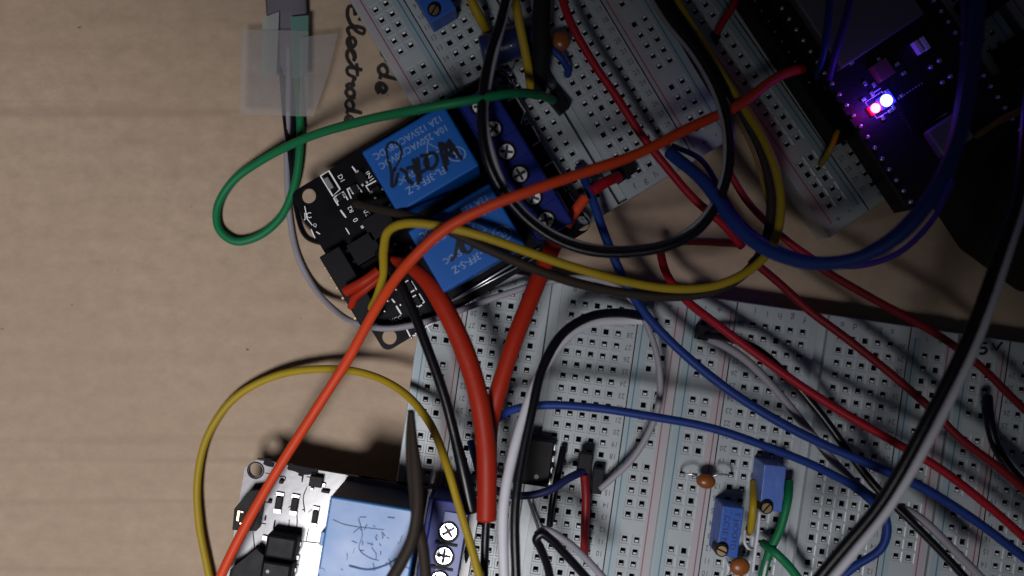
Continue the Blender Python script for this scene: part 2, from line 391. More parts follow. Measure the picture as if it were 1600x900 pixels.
def breadboard(px, py, p, ang, label, zt=62):
    f = 1-zt/H; c = P(px, py, zt)
    th = thing('breadboard', (c.x, c.y, 0), label, 'breadboard', 'white solderless breadboards')
    for n_, me in BBM.items():
        o = bpy.data.objects.new(n_, me); COL.objects.link(o); o.parent = th
        k = p*f*S; o.scale = (k, k, k); o.location = (0, 0, zt*S)
    th.rotation_euler[2] = R(ang)
    return th
ZT = 62
bbA = breadboard(828.7, 743.3, 19.13, 171.99, 'white breadboard under the thick red sleeves, bottom centre, with the black chip')
bbB = breadboard(1243.2, 806.3, 19.73, 171.8, 'white breadboard carrying the two blue trimmers, bottom right of centre')
bbC = breadboard(1669, 871, 19.9, 171.6, 'white breadboard at the right edge, marked 5V in pen')
bbU = breadboard(816.6, 53.7, 18.97, 30.83, 'tilted white breadboard beside the handwriting, half under the blue relays')
bbV = breadboard(1291, -6, 19.4, 34.6, 'dark tilted breadboard carrying the lit microcontroller board')
bbX = breadboard(1291+432*math.cos(R(34.6)), -6-432*math.sin(R(34.6)), 19.4, 34.6, 'tilted breadboard just showing at the top right corner', zt=58)
bm = NB()
for l in ([(1370, 445), (1334, 448), (1328, 474), (1355, 474), (1366, 492), (1350, 510), (1320, 510)],): stroke(bm, [(1200+x/4, 425+y/4) for x, y in l], 63.2, 4.2)
stroke(bm, [(1200+x/4, 425+y/4) for x, y in [(1405, 445), (1425, 488), (1465, 438)]], 63.2, 4.2, False)
def local_mesh(name, bm, m_, th):
    """world-space bmesh put under a rotated root"""
    inv = (Matrix.Translation(Vector(th.location)) @ Matrix.Rotation(th.rotation_euler[2], 4, 'Z')).inverted()
    for v in bm.verts: v.co = inv @ (v.co*S)
    me = bpy.data.meshes.new(name); bm.to_mesh(me); bm.free(); me.materials.append(M[m_])
    o = bpy.data.objects.new(name, me); COL.objects.link(o); o.parent = th; return o
local_mesh('handwriting', bm, 'marker', bbC)

# ---------------- upper relay module ----------------
A1 = 31.1; ZP = 86
def o1(a, b_): return off(463, 300, a, b_, A1)    # pixel on the board: a right, b down (pixels)
rl = thing('relay_module', P(690, 328, 70), 'black two-relay board with blue relays, pen word Working on the upper relay', 'relay board')
bm = NB()
cx, cy = o1(178, 142)
plate(bm, rrect(cx, cy, 378, 290, A1, 13), ZP, 9, holes=[(482, 306, 11), (608, 527, 11), (910, 349, 11), (781, 129, 11)])
mk('circuit_board', bm, 'pcb', rl)
ZR = 200
def relay(cpx, cpy, w_, d, ang, zt, zb, parent, m_='relay'):
    bm = NB(); obox(bm, cpx, cpy, zt, zb, w_, d, ang, 3.0, seg=3); return mk('relay', bm, m_, parent)
fR = 1-ZR/H
cR1 = ((563+693+750+622)/4, (237+163+262+333)/4)
r1 = relay(657, 248, 148*fR, 112*fR, 30.5, ZR, ZP, rl)
r2 = relay(729, 372, 148*fR, 112*fR, 30.5, ZR, ZP, rl)
def relay_print(c, par):
    bm = NB(); z = ZR+.6
    for s, a, b_, sz in (('FL-3FF-S-Z', -10, 33, 15), ('SVDC', -34, 14, 12), ('10A 250VAC/30VDC', 0, -22, 13.5), ('12A 125VAC/28VDC', 0, -39, 13.5)):
        x, y = off(c[0], c[1], a, b_, 30.5); text(bm, s, P(x, y, z), sz*fR*1.1, 210.5, .95)
    x, y = off(c[0], c[1], 52, 22, 30.5); text(bm, 'FL', P(x, y, z), 16*fR, 210.5)
    def ring(x, y, r):
        stroke(bm, [(x+r*1.3*math.cos(t*math.pi/6), y+r*math.sin(t*math.pi/6)) for t in range(13)], z, 1.3)
    ring(x, y, 11)
    x, y = off(c[0], c[1], 22, -4, 30.5)
    stroke(bm, [off(x, y, -12, 8, 30.5), off(x, y, 12, 8, 30.5), off(x, y, 0, -12, 30.5), off(x, y, -12, 8, 30.5)], z, 1.8, False)
    mk('relay_print', bm, 'relay_text', par)
relay_print((657, 248), r1); relay_print((729, 372), r2)
bm = NB(); z = ZR+1.3
def z8(l, ox=560, oy=140): return [(ox+x/8, oy+y/8) for x, y in l]
for l in (z8([(408, 1000), (365, 860), (350, 740), (375, 680), (430, 660), (500, 690), (535, 760), (520, 870), (470, 960), (430, 1030)]),
          z8([(395, 900), (405, 1040), (415, 1140), (425, 1220), (470, 1180), (480, 1080)])):
    stroke(bm, l, z, 3.0)
for l in ([(612, 292), (613, 272), (618, 262)], [(618, 288), (622, 270)], [(624, 264), (634, 270), (638, 282), (646, 288)], [(634, 264), (646, 262), (650, 272)],
          [(645, 248), (650, 262), (654, 288)], [(652, 246), (655, 268), (657, 284)], [(656, 244), (664, 244), (668, 262), (658, 270)], [(668, 240), (664, 256), (674, 264), (683, 252), (679, 240), (669, 240)],
          [(686, 222), (690, 240), (698, 268)], [(698, 222), (697, 240), (700, 258)], [(690, 222), (700, 240), (712, 246)], [(700, 218), (710, 232), (722, 250)], [(702, 224), (706, 240)]):
    stroke(bm, l, z, 5.0)
mk('handwriting', bm, 'marker_blue', r1)
bm = NB()
for l in ([(716, 372), (713, 388), (711, 400), (704, 408)], [(722, 374), (724, 388), (730, 395), (737, 389), (735, 374)], [(717, 374), (722, 392), (728, 394)]): stroke(bm, l, z, 4.6)
mk('handwriting', bm, 'marker_blue', r2)
# terminal block with slotted screws
M['screw_bright'] = mat('worn_screw_metal', (0.9, 0.9, 0.95), 0.5, 0.55, bump=.3, bscale=1500)  # screw shine put into the colour: whiter and less metallic than the other screws
def screw(px, py, zt, r, par, mm='metal', a=20):
    bm = NB(); cyl(bm, px, py, zt, zt-12, r, 24, rtop=r*.93); s = mk('screw', bm, mm, par)
    bm = NB(); obox(bm, px, py, zt+.6, zt-1, r*1.65, r*.34, a, 0)
    obox(bm, px, py, zt+.8, zt-1, r*.34, r*1.65, a, 0); mk('slot', bm, 'dark_metal', s)
tb = NB(); mx, my = 806, 253
obox(tb, mx, my, 165, ZP, 52, 224, A1, 3)
obox(tb, *off(mx, my, -24, 0, A1), 150, ZP, 18, 224, A1, 2)
tbo = mk('terminal_block', tb, 'terminal', rl)
for k in range(6):
    x, y = 750+20.7*k, 165.5+35.6*k
    bm = NB(); cyl(bm, x, y, 165.6, 163, 14.5, 28); mk('screw_well', bm, 'black', tbo)
    screw(x, y, 168, 11, tbo, 'screw_bright', a=10+k*37)
    if k:
        bm = NB(); obox(bm, x-10.3, y-17.8, 166.5, 160, 50, 2.2, A1, .5); mk('divider', bm, 'terminal', tbo)
# silkscreen
bm = NB(); zs = ZP+.7
def path_s(l, w_=2.5): stroke(bm, l, zs, w_, False, 0)
def z8b(l): return [(460+x/8, 260+y/8) for x, y in l]
for l in (z8b([(325, 120), (430, 55), (570, 285), (480, 370), (325, 120)]), z8b([(500, 385), (610, 320), (670, 420)]), z8b([(490, 390), (550, 490)]), z8b([(710, 400), (660, 285), (780, 230), (845, 325)]),
          z8b([(960, 350), (895, 245), (1020, 180)]), z8b([(820, 130), (720, 0)]), z8b([(820, 130), (880, 95)]), z8b([(575, 545), (645, 640)]),
          [(793, 158), (806, 152), (820, 174), (814, 194)], [(832, 197), (844, 220), (832, 228)], [(851, 260), (864, 252), (879, 276), (876, 286)], [(889, 301), (903, 322), (889, 331), (870, 298)],
          [(628, 447), (643, 440), (651, 453)], [(628, 447), (636, 462)], [(655, 459), (663, 472), (647, 481), (639, 467)], [(612, 467), (617, 473)], [(619, 478), (627, 491)], [(655, 498), (657, 492)], [(660, 514), (686, 499), (690, 494)], [(634, 512), (641, 526), (650, 523)]): path_s(l)
for s, x, y, sz, a in (('D1', 533, 279, 10, -60), ('R1', 552, 298, 9, 120), ('IN1', 577, 276, 11, -55), ('R2', 548, 327, 9, 120), ('K1', 822, 190, 11, -60), ('K2', 884, 293, 11, -60),
                       ('JC', 481, 337, 12, 5), ('02', 573, 333, 11, -60), ('0', 555, 344, 11, -60), ('R3', 637, 451, 10, 120), ('19', 652, 469, 12, -30), ('VCC', 619, 499, 9, 20), ('GND', 518, 402, 11, -60), ('Q', 492, 352, 7, 0)):
    text(bm, s, P(x, y, zs), sz, a)
for l in ([(476, 322), (480, 342), (488, 352)], [(494, 362), (500, 366)], [(486, 358), (492, 372)], [(590, 262), (600, 279)], [(598, 352), (606, 348)], [(600, 328), (611, 318)], [(570, 402), (577, 399)], [(643, 388), (651, 393)], [(642, 262), (636, 258)],
          [(540, 356), (546, 366)], [(621, 512), (633, 505)], [(576, 500), (590, 508)], [(664, 505), (672, 519)]): path_s(l, 1.6)
mk('silkscreen', bm, 'silk', rl)
bm = NB()
for x, y in ((609, 321), (583, 367), (617, 382), (597, 322), (641, 330), (640, 388), (655, 437), (606, 470), (601, 486), (626, 476), (772, 170), (758, 162), (604, 338), (619, 452), (643, 528), (650, 521), (596, 436), (630, 397)): ball(bm, x, y, ZP+2, 2.6, 2.6, 2.5)
mk('solder_joint', bm, 'solder', rl)
# small parts
def smd(px, py, w_, d, ang, zt, zb, par, m_='black', name='chip', leads=None, bev=1):
    bm = NB(); obox(bm, px, py, zt, zb, w_, d, ang, bev); o = mk(name, bm, m_, par)
    if leads:
        bm = NB()
        for (a, b_, lw, ll) in leads:
            x, y = off(px, py, a, b_, ang); obox(bm, x, y, zb+4, zb+.5, lw, ll, ang, .8)
        mk('solder_lead', bm, 'solder', o)
    return o
smd(513, 286, 8, 18, A1, ZP+8, ZP, rl, 'shield', 'resistor'); smd(531, 309, 9, 9, A1, ZP+7, ZP, rl, 'black', 'resistor', [(-6, 0, 4, 7), (6, 0, 4, 7)])
smd(554, 295, 9, 14, A1, ZP+7, ZP, rl, 'black', 'resistor', [(-6, 0, 3, 8), (6, 0, 3, 8)]); smd(590, 300, 12, 18, A1, ZP+9, ZP, rl, 'black', 'transistor', [(-8, -5, 4, 4), (-8, 5, 4, 4), (8, 0, 4, 4)])
smd(564, 277, 13, 17, A1, ZP+8, ZP, rl, 'black', 'transistor', [(0, -11, 5, 4), (-4, 11, 4, 4), (4, 11, 4, 4)])
smd(592, 350, 42, 34, A1, ZP+30, ZP, rl, 'black', 'chip', [(-24, -10, 6, 5), (-24, 10, 6, 5), (24, -10, 6, 5), (24, 10, 6, 5)])
smd(569, 388, 42, 34, A1, ZP+30, ZP, rl, 'black', 'chip', [(-24, -10, 6, 5), (-24, 10, 6, 5), (24, -10, 6, 5), (24, 10, 6, 5)])
smd(628, 405, 34, 26, A1, ZP+22, ZP, rl, 'black', 'chip', [(-20, 0, 6, 5), (20, -8, 6, 5), (20, 8, 6, 5)])
smd(640, 447, 8, 14, A1, ZP+6, ZP, rl, 'black', 'resistor', [(0, -9, 7, 3), (0, 9, 7, 3)]); smd(652, 470, 8, 14, A1, ZP+6, ZP, rl, 'black', 'resistor', [(0, -9, 7, 3), (0, 9, 7, 3)])
bm = NB(); obox(bm, 547, 447, ZP+26, ZP-4, 34, 118, A1, 2)
hd = mk('pin_header', bm, 'black', rl)
bm = NB()
for k in range(6):
    x, y = off(533, 456, 0, -46+k*18.5, A1); obox(bm, x, y, ZP+18, ZP+12, 10, 4, A1, .6)
mk('pin', bm, 'brass', hd)
# relay edge rails (metal edges seen below the second relay)
for o_, w_ in ((0, 3), (9, 2.2)):
    bm = NB(); a = P(706+o_*.6, 470-o_*.2, 96); b_ = P(842+o_*.6, 388+o_, 96); sweep(bm, [a, a.lerp(b_, .5), b_], w_/2, 8); mk('solder_rail', bm, 'solder', rl)

# ---------------- lower relay module ----------------
A2 = -9.5; ZQ = 76
rm = thing('relay_module', P(560, 860, 70), 'glaring white-lit relay board with pale scratched relay, bottom left of the breadboards', 'relay board')
bm = NB()
def o2(a, b_): return off(385, 716, a, b_, A2)
cs = [o2(16, 0), o2(300, 0), o2(372, 0), o2(372, 330), o2(0, 330), o2(0, 16)]
plate(bm, cs, ZQ, 9, holes=[(399.5, 735, 10.5)])
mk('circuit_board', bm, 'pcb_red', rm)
bm = NB(); c = P(399.5, 735, ZQ+.4)
vo = [bm.verts.new((c.x+13*math.cos(a*math.pi/14), c.y+13*math.sin(a*math.pi/14), c.z)) for a in range(28)]; vi = [bm.verts.new((c.x+10.8*math.cos(a*math.pi/14), c.y+10.8*math.sin(a*math.pi/14), c.z)) for a in range(28)]
for k in range(28): bm.faces.new((vo[k], vo[(k+1) % 28], vi[(k+1) % 28], vi[k]))
mk('hole_ring', bm, 'black', rm)
ZS = 190; fS = 1-ZS/H
bm = NB(); obox(bm, 573, 868, ZS, ZQ, 143*fS, 165*fS, A2, 3, seg=3)
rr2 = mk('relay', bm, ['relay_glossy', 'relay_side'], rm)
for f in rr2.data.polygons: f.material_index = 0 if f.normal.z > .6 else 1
bm = NB()
for k in range(34):
    x = 520+random.random()*118; y = 808+random.random()*88; a = random.gauss(1.1, .7); L = random.uniform(3, 13)
    stroke(bm, [(x, y), (x+L*.5*math.cos(a)+random.uniform(-1, 1), y+L*.5*math.sin(a)), (x+L*math.cos(a), y+L*math.sin(a))], ZS+.7, random.uniform(.5, 1.3))
stroke(bm, [(560, 810), (566, 835), (561, 858), (578, 872), (592, 876)], ZS+.8, .9); stroke(bm, [(545, 884), (575, 890), (600, 884), (628, 868)], ZS+.8, 2.4)
stroke(bm, [(520, 812), (540, 820), (600, 828)], ZS+.8, .8)
mk('scratches', bm, 'scratch', rr2)
bm = NB(); obox(bm, 505, 842, ZS-6, ZQ, 9, 20, A2, 1.5); mk('clip_tab', bm, 'relay_glossy', rr2)
bm = NB(); cyl(bm, 502, 893, ZS+1, ZS-8, 4.5, 20); mk('moulded_dot', bm, 'relay_glossy', rr2)
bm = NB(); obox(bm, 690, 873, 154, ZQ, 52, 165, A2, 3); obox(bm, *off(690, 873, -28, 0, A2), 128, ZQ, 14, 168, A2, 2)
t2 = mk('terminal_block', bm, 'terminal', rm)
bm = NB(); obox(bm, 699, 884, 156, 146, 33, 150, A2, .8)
M['lilac'] = mat('terminal_top', (0.03, 0.06, 0.28), .4, spec=.5); mk('block_top', bm, 'lilac', t2)  # paler slab paints the glare on top of the screw block
for k in range(3):
    x, y = 700.5-7*k, 830.5+38.2*k
    bm = NB(); cyl(bm, x, y+1.5, 157, 150, 15, 28); mk('screw_well', bm, 'black', t2)
    screw(x, y, 162, 12.2, t2, a=30+k*50)
    bm = NB(); obox(bm, x-3.5, y+19.5, 157.6, 150, 32, 4, A2, .5); mk('divider', bm, 'black', t2)
smd(438, 856, 44, 34, A2, ZQ+34, ZQ, rm, 'black', 'optocoupler', [(-27, -11, 8, 7), (-27, 11, 8, 7), (27, -11, 8, 7), (27, 11, 8, 7)], 4)
oc = smd(430, 897, 44, 34, A2, ZQ+34, ZQ, rm, 'black', 'optocoupler', [(-27, -11, 8, 7), (-27, 11, 8, 7), (27, -11, 8, 7), (27, 11, 8, 7)], 4)
bm = NB(); cyl(bm, 418, 893, ZQ+34.6, ZQ+30, 2.6, 14); mk('pin_mark', bm, 'shield', oc)
smd(493, 753, 19, 16, A2, ZQ+12, ZQ, rm, 'black', 'transistor', [(13, 3, 6, 6), (-4, -11, 5, 4), (-4, 12, 5, 4)])
for x, y, nl in ((435, 786, 10), (459.5, 789, 10), (491.5, 808, 8)):
    smd(x, y, nl, 20, A2, ZQ+7, ZQ, rm, 'black', 'resistor', [(0, -13, nl+2, 7), (0, 13, nl+2, 7), (0, -5, nl+.6, 2)])
smd(508, 768, 12, 5, A2, ZQ+6, ZQ, rm, 'black', 'resistor'); smd(439, 753, 6, 6, A2, ZQ+6, ZQ, rm, 'black', 'resistor'); smd(421, 784, 5, 5, A2, ZQ+6, ZQ, rm, 'black', 'resistor')
bm = NB()
prism(bm, [(366, 795), (388, 768), (412, 765), (400, 830), (363, 828)], ZQ+26, ZQ+1)
prism(bm, [(360, 890), (400, 858), (412, 868), (404, 915), (352, 930)], ZQ+24, ZQ+1)
ph = mk('pin_header', bm, 'black', rm)
bm = NB(); obox(bm, 372, 806, ZQ+27.5, ZQ+20, 5, 17, A2, 1); obox(bm, 376, 818, ZQ+27.5, ZQ+20, 5, 4, A2, 1); obox(bm, 378, 800, ZQ+27.5, ZQ+20, 5, 4, A2, 1); mk('pin', bm, 'brass', ph)
bm = NB(); zq = ZQ+.8
for l in ([(464, 800), (462, 826), (447, 832)], [(452, 812), (450, 836)], [(480, 760), (474, 776), (476, 800)], [(395, 830), (398, 860)], [(482, 826), (478, 846)], [(474, 846), (500, 849)], [(432, 744), (446, 746), (444, 752)]):
    stroke(bm, l, zq, 1.3)
for k in range(26):
    x, y = o2(random.uniform(20, 110), random.uniform(8, 175)); a_ = random.choice((-9.5, -9.5, 80.5, 35)); L_ = random.uniform(4, 16)
    stroke(bm, [(x, y), off(x, y, L_, 0, a_)], zq, random.choice((.8, 1.2, 2.4)), False)
M['trace'] = mat('board_trace', (0.012, 0.012, 0.016), .6, spec=.1); mk('trace', bm, 'trace', rm)
bm = NB()
stroke(bm, [(450, 728), (470, 735), (497, 738)], zq+.3, 10, vary=1.2); stroke(bm, [(700, 762), (690, 772), (694, 784)], zq+.3, 3); stroke(bm, [(660, 760), (640, 757), (600, 750), (560, 744)], zq+.3, 2.5, vary=1.5); stroke(bm, [(724, 800), (732, 830), (728, 880)], zq+.3, 5, vary=1.5); stroke(bm, [(466, 741), (474, 743)], zq+.3, 4); stroke(bm, [(412, 722), (428, 727)], zq+.3, 8)
for l in ([(402, 716), (424, 718)],): stroke(bm, l, zq+.3, 2)
mk('dark_smear', bm, 'trace', rm)  # painted gaps in the glare, where the black board shows through

# ---------------- microcontroller board ----------------
A3 = 33.6; ZM = 138
def o3(a, b_): return off(1431, 141, a, b_, A3)
mc = thing('microcontroller_board', P(1431, 141, 128), 'black microcontroller board with glowing blue and red LEDs', 'circuit board')
bm = NB(); cx, cy = o3(0, -50)
plate(bm, rrect(cx, cy, 222, 390, A3, 8), ZM, 9); M['mcu_pcb'] = mat('mcu_board_mask', (0.006, 0.006, 0.008), .5, spec=.4, bump=.2, bscale=1500); mk('circuit_board', bm, 'mcu_pcb', mc)
bm = NB(); obox(bm, *o3(0, -190), ZM+22, ZM, 140, 175, A3, 2.5); mk('metal_shield', bm, 'shield', mc)
for s in (-1, 1):
    bm = NB(); obox(bm, *o3(s*100, -50), ZM-9.5, 66, 17, 370, A3, 1); hs_ = mk('header_strip', bm, 'black', mc)
    for k in range(19):
        x, y = o3(s*102, 141-k*20.2); bm = NB(); obox(bm, x, y, ZM+7, ZM, 5.5, 5.5, A3+45, 1.6); mk('pin', bm, 'solder', hs_)
smd(1381, 108, 24, 26, A3, ZM+16, ZM, mc, 'smd_brown', 'regulator')
smd(1440, 167, 52, 52, A3, ZM+9, ZM, mc, 'black', 'chip')
bm = NB()
for k in range(9):
    x, y = off(1440, 167, -28.5, -22+k*5.4, A3); obox(bm, x, y, ZM+3, ZM+.5, 6, 2.2, A3, .3)
    x, y = off(1440, 167, -22+k*5.4, -28.5, A3); obox(bm, x, y, ZM+3, ZM+.5, 2.2, 6, A3, .3)
mk('chip_leg', bm, 'solder', mc)
for x, y, w_, d in ((1436, 73, 7, 20), (1446, 67, 7, 20)): smd(x, y, w_, d, A3, ZM+12, ZM, mc, 'silk', 'white_socket')
bm = NB()
for x, y in ((1467, 95), (1454, 105), (1484.5, 120), (1472, 129)): ball(bm, x, y, ZM+3, 4, 4, 4)
for x, y in ((1363, 146), (1386, 142), (1392, 173), (1397, 168), (1380, 184), (1366, 132), (1352, 130), (1350, 155), (1402, 100), (1413, 114), (1374, 93), (1331, 98), (1410, 150)): obox(bm, x, y, ZM+4, ZM, 5, 7, A3+random.choice((0, 90)), .8)
mk('solder_joint', bm, 'solder', mc)
bm = NB()
for l in ([(1352, 160), (1378, 143), (1398, 168), (1370, 185), (1352, 160)], [(1360, 148), (1376, 138)], [(1445, 197), (1480, 176)], [(1470, 168), (1478, 180)]): stroke(bm, l, ZM+.6, 1.1, False, 0)
mk('silkscreen', bm, 'silk', mc)
bm = NB(); obox(bm, *o3(8, 88), ZM+20, ZM, 52, 44, A3, 3); usb = mk('usb_socket', bm, 'shield', mc)
def led(px, py, core, glow, st, gst, r, nm, en):
    M[nm+'_body'] = mat(nm+'_body', glow, .3, emit=glow, estr=gst); M[nm] = mat(nm+'_die', core, .4, emit=core, estr=st)
    bm = NB(); obox(bm, px, py, ZM+6, ZM, r*2.6, r*2.0, A3, 1.5); o = mk('led', bm, nm+'_body', mc)
    bm = NB(); ball(bm, px, py, ZM+6, r, r, r*.6); mk('light_dome', bm, nm, o)
    l = bpy.data.lights.new(nm, 'POINT'); l.energy = en; l.color = glow; l.shadow_soft_size = 5*S
    q = bpy.data.objects.new(nm+'_lamp', l); COL.objects.link(q); q.parent = mc; q.location = P(px, py, ZM+30)*S-Vector(mc.location)
led(1385, 157, (.5, .6, 1), (.04, .03, 1), 2.5, 1.2, 9.0, 'blue_led', .0026); led(1368, 169, (1, .35, .45), (1, .0, .08), 2.5, 1.0, 7.0, 'red_led', .00045)
# header strip left of it
sh = thing('pin_header_strip', P(1250, 110, 62), 'long black socket strip left of the lit board', 'pin header')
bm = NB(); obox(bm, 1244, 81, 112, 60, 42, 292, A3, 2); mk('housing', bm, 'black', sh)
bm = NB()
for k in range(11):
    for a in (-9, 9):
        x, y = off(1244, 81, a, -140+k*19+random.uniform(-1, 1), A3); obox(bm, x, y, 115, 104, 3.2, 3.2, A3+45, .8)
mk('pin', bm, 'shield', sh)

# ---------------- black case on the right ----------------
bm = NB(); prism(bm, [(1478, 285), (1530, 120), (1640, 100), (1760, 470), (1640, 455), (1545, 385)], 96, 1)
es = [e for e in bm.edges]; bmesh.ops.bevel(bm, geom=es, offset=6, segments=3, affect='EDGES', profile=.5)
o = mk('black_case', bm, 'black_case'); tag(o, 'matt black plastic case lying under the cables at the right edge', 'case')
bm = NB(); obox(bm, 1596, 78, 82, 60, 62, 44, A3, 3); o = mk('black_chip', bm, 'black'); tag(o, 'black block plugged into the breadboard at the top right edge', 'component')
bm = NB(); obox(bm, 1549, -6, 100, 60, 70, 44, A3+4, 6); o = mk('black_plug', bm, 'black'); tag(o, 'black plug at the top edge right of the blue cable', 'plug')

# ---------------- components on the breadboards ----------------
def trimmer(px, py, w_, d, ang, zt, top, screwpos, label, marks):
    th = thing('trimmer', P(px, py, ZT), label, 'trimmer', 'blue trimmer potentiometers')
    bm = NB(); obox(bm, px, py, zt, ZT+4, w_, d, ang, 1.6); mk('body', bm, top, th)
    bm = NB(); obox(bm, px, py, ZT+4, ZT-6, 4, d*.8, ang, 0); mk('leg', bm, 'solder', th)
    x, y = screwpos; bm = NB(); cyl(bm, x, y, zt+6, zt-20, 9.5, 24); mk('screw_boss', bm, 'black', th)
    bm = NB(); cyl(bm, x, y+1, zt+9, zt-10, 7.6, 24, rtop=7.0); s = mk('screw', bm, 'brass', th)
    bm = NB(); obox(bm, x, y+1, zt+9.6, zt+6, 15, 2.2, marks[0], 0); mk('slot', bm, 'black', s)
    if marks[1]:
        bm = NB()
        for t_, a, b_, sz in marks[1]:
            q = off(px, py, a, b_, ang); text(bm, t_, P(q[0], q[1], zt+.6), sz, ang-90)
        mk('marking', bm, 'trim_text', th)
    return th
trimmer(1141, 831, 31, 72, -8, 120, 'trim', (1128, 860), 'darker blue trimmer with printed letters, next to the small orange capacitor', (-25, [('CC1E M', -8, -2, 12), ('T HOOTD', 7, -2, 12)]))
trimmer(1208, 763, 32, 66, -6, 125, 'trim_pale', (1198, 793), 'pale scuffed blue trimmer, no lettering, below the blue wire', (48, None))
trimmer(675, -6, 42, 66, 31, 118, 'trim', (678, 14), 'blue trimmer with brass screw at the top edge near the handwriting', (60, None))
def disc_cap(px, py, rx, ry, leads, label, ang=0, z=92):
    th = thing('ceramic_capacitor', P(px, py, ZT), label, 'capacitor', 'orange ceramic capacitors')
    bm = NB(); ball(bm, px, py, z, rx, ry, 9, ang); mk('body', bm, 'cap_orange', th)
    bm = NB()
    for l in leads: sweep(bm, spline([P(*q) for q in l], 5), 1.5, 8)
    mk('lead', bm, 'solder', th)
    return th
disc_cap(1103, 752, 14.5, 11, [[(1090, 745, 95), (1080, 741, 96), (1065, 741, 88), (1064, 742, 58)], [(1114, 744, 95), (1124, 741, 96), (1138, 742, 90), (1144, 743, 58)]], 'flat orange capacitor with two long silver leads, spanning the rails', -8)
disc_cap(1156, 885, 15, 13.5, [[(1150, 895, 85), (1146, 900, 58)], [(1163, 872, 85), (1166, 862, 80), (1168, 850, 58)]], 'round orange capacitor tucked beside the darker blue trimmer', 0, 100)
disc_cap(876, 64, 14, 15, [[(878, 76, 80), (884, 92, 75), (892, 104, 58)], [(868, 76, 80), (866, 85, 58)]], 'orange capacitor at the top between black cable and red wire', 30)
# electrolytic capacitor lying down
ec = thing('electrolytic_capacitor', P(790, 75, ZT), 'dark blue drum capacitor lying under the black and white cable, top centre', 'capacitor')
bm = NB(); path = [P(752, 82, 95), P(756, 81, 95), P(800, 68, 95), P(832, 60, 95), P(836, 59, 95)]; sweep(bm, path, lambda t: 24 if .1 < t < .9 else 21, 24); mk('body', bm, 'cap_blue', ec)
bm = NB(); sweep(bm, spline([P(762, 98, 80), P(792, 118, 85), P(806, 95, 58)], 5), 1.6, 8); sweep(bm, spline([P(776, 96, 80), P(800, 70, 119), P(805, 92, 58)], 5), 1.5, 8); mk('lead', bm, 'solder', ec)
# chip
ic = thing('dual_inline_chip', P(838, 720, ZT), 'black rectangular chip straddling the groove of the lower breadboard', 'chip')
bm = NB(); obox(bm, 831, 722, 92, ZT+3, 58, 68, -8, 2); mk('body', bm, 'black', ic)
bm = NB()
for k in range(4):
    for s in (-1, 1):
        x, y = off(833, 722, s*30, -27+k*18, -8); obox(bm, x, y, 80, 58, 4, 9, -8, .8); obox(bm, *off(x, y, -s*3, 0, -8), 81.5, 78, 8, 5, -8, .6)
mk('pin', bm, 'solder', ic)
bm = NB(); cyl(bm, 838, 745, 92.6, 90, 3.5, 16); mk('pin_mark', bm, 'shield', ic)
# bare leads near the trimmers
for pts, lab, wd in (([(1187, 800, 150), (1184, 830, 152), (1180, 860, 150), (1176, 893, 140)], 'bare tinned lead running down beside the pale trimmer', 5),
                     ([(1163, 828, 110), (1163, 848, 118), (1168, 856, 116), (1176, 857, 100)], 'short bent bare lead under the yellow wire stub', 4.5),
                     ([(1133, 872, 110), (1138, 886, 118), (1136, 896, 100), (1144, 892, 90)], 'short hooked bare lead below the darker trimmer', 5),
                     ([(1199, 874, 110), (1196, 885, 116), (1192, 904, 110)], 'bare lead beside the green wires at the bottom edge', 5)):
    path, r = wpath(pts, wd); bm = NB(); sweep(bm, path, r, 8, jitter=.2); o = mk('bare_lead', bm, 'white_wire'); tag(o, lab, 'wire', 'bare component leads')

# ---------------- tape and cable entry at the top left ----------------
def sheet(pix, z, th, m_, name, label, cat):
    bm = NB(); prism(bm, pix, z, z-th); o = mk(name, bm, m_); tag(o, label, cat); return o
wire('grey_cable', 'grey ribbon cable entering at the top edge and held by tape', 'cable', [(447, -60, 18), (447, -10, 16), (448, 20, 14), (444, 60, 12), (441, 118, 9)], 66, 'grey_cable', flat=.22, taper=lambda t: 1.0 if t < .5 else 1-.72*(t-.5)/.5)
sheet([(410, 28), (436, 18), (432, 118), (408, 122)], 27, 1.0, 'milky_tape', 'tape_strip', 'narrow milky strip of tape on the left of the taped wires', 'tape')
sheet([(454, 26), (482, 24), (480, 120), (456, 122)], 28.5, 1.0, 'teal_film', 'tape_strip', 'teal tinted film over the green wire under the clear tape', 'tape')
sheet([(378, 46), (482, 48), (481, 182), (374, 178)], 30, 1.0, 'tape', 'tape_piece', 'wide clear tape square over the wires at the top left', 'tape')
sheet([(470, 58), (528, 52), (512, 118), (490, 182), (468, 180)], 33.5, 1.0, 'tape', 'tape_piece', 'slanted clear tape piece overlapping the right of the tape square', 'tape')

# ---------------- wires ----------------
WG = 'loose hook-up wires'
wire('jumper_wire', 'long orange wire sweeping from the bottom left to the lit board', 'wire',
     [(335, 925, 135), (352, 885, 135), (385, 820, 135), (437, 728, 130), (498, 632, 130), (545, 560, 145), (595, 470, 190), (640, 408, 245), (695, 358, 262), (760, 325, 270), (835, 297, 268), (915, 268, 250), (1000, 238, 225), (1085, 196, 200), (1155, 163, 180), (1205, 126, 155), (1232, 112, 135), (1253, 107, 110)], 16.5, 'orange', WG)
wire('jumper_wire', 'green wire making a teardrop loop over the cardboard at the left', 'wire',
     [(461, 28, 12), (463, 100, 13), (468, 175, 14), (468, 230, 14), (461, 285, 12), (440, 338, 10), (405, 369, 10), (368, 377, 10), (343, 358, 10), (340, 325, 10), (362, 286, 14), (410, 250, 32), (480, 215, 85), (560, 190, 150), (650, 172, 222), (740, 156, 232), (800, 146, 210), (838, 148, 160), (866, 157, 90)], 13.5, 'green', WG,
     plugs=[(872, 158, 90, 20, 34, 40)])
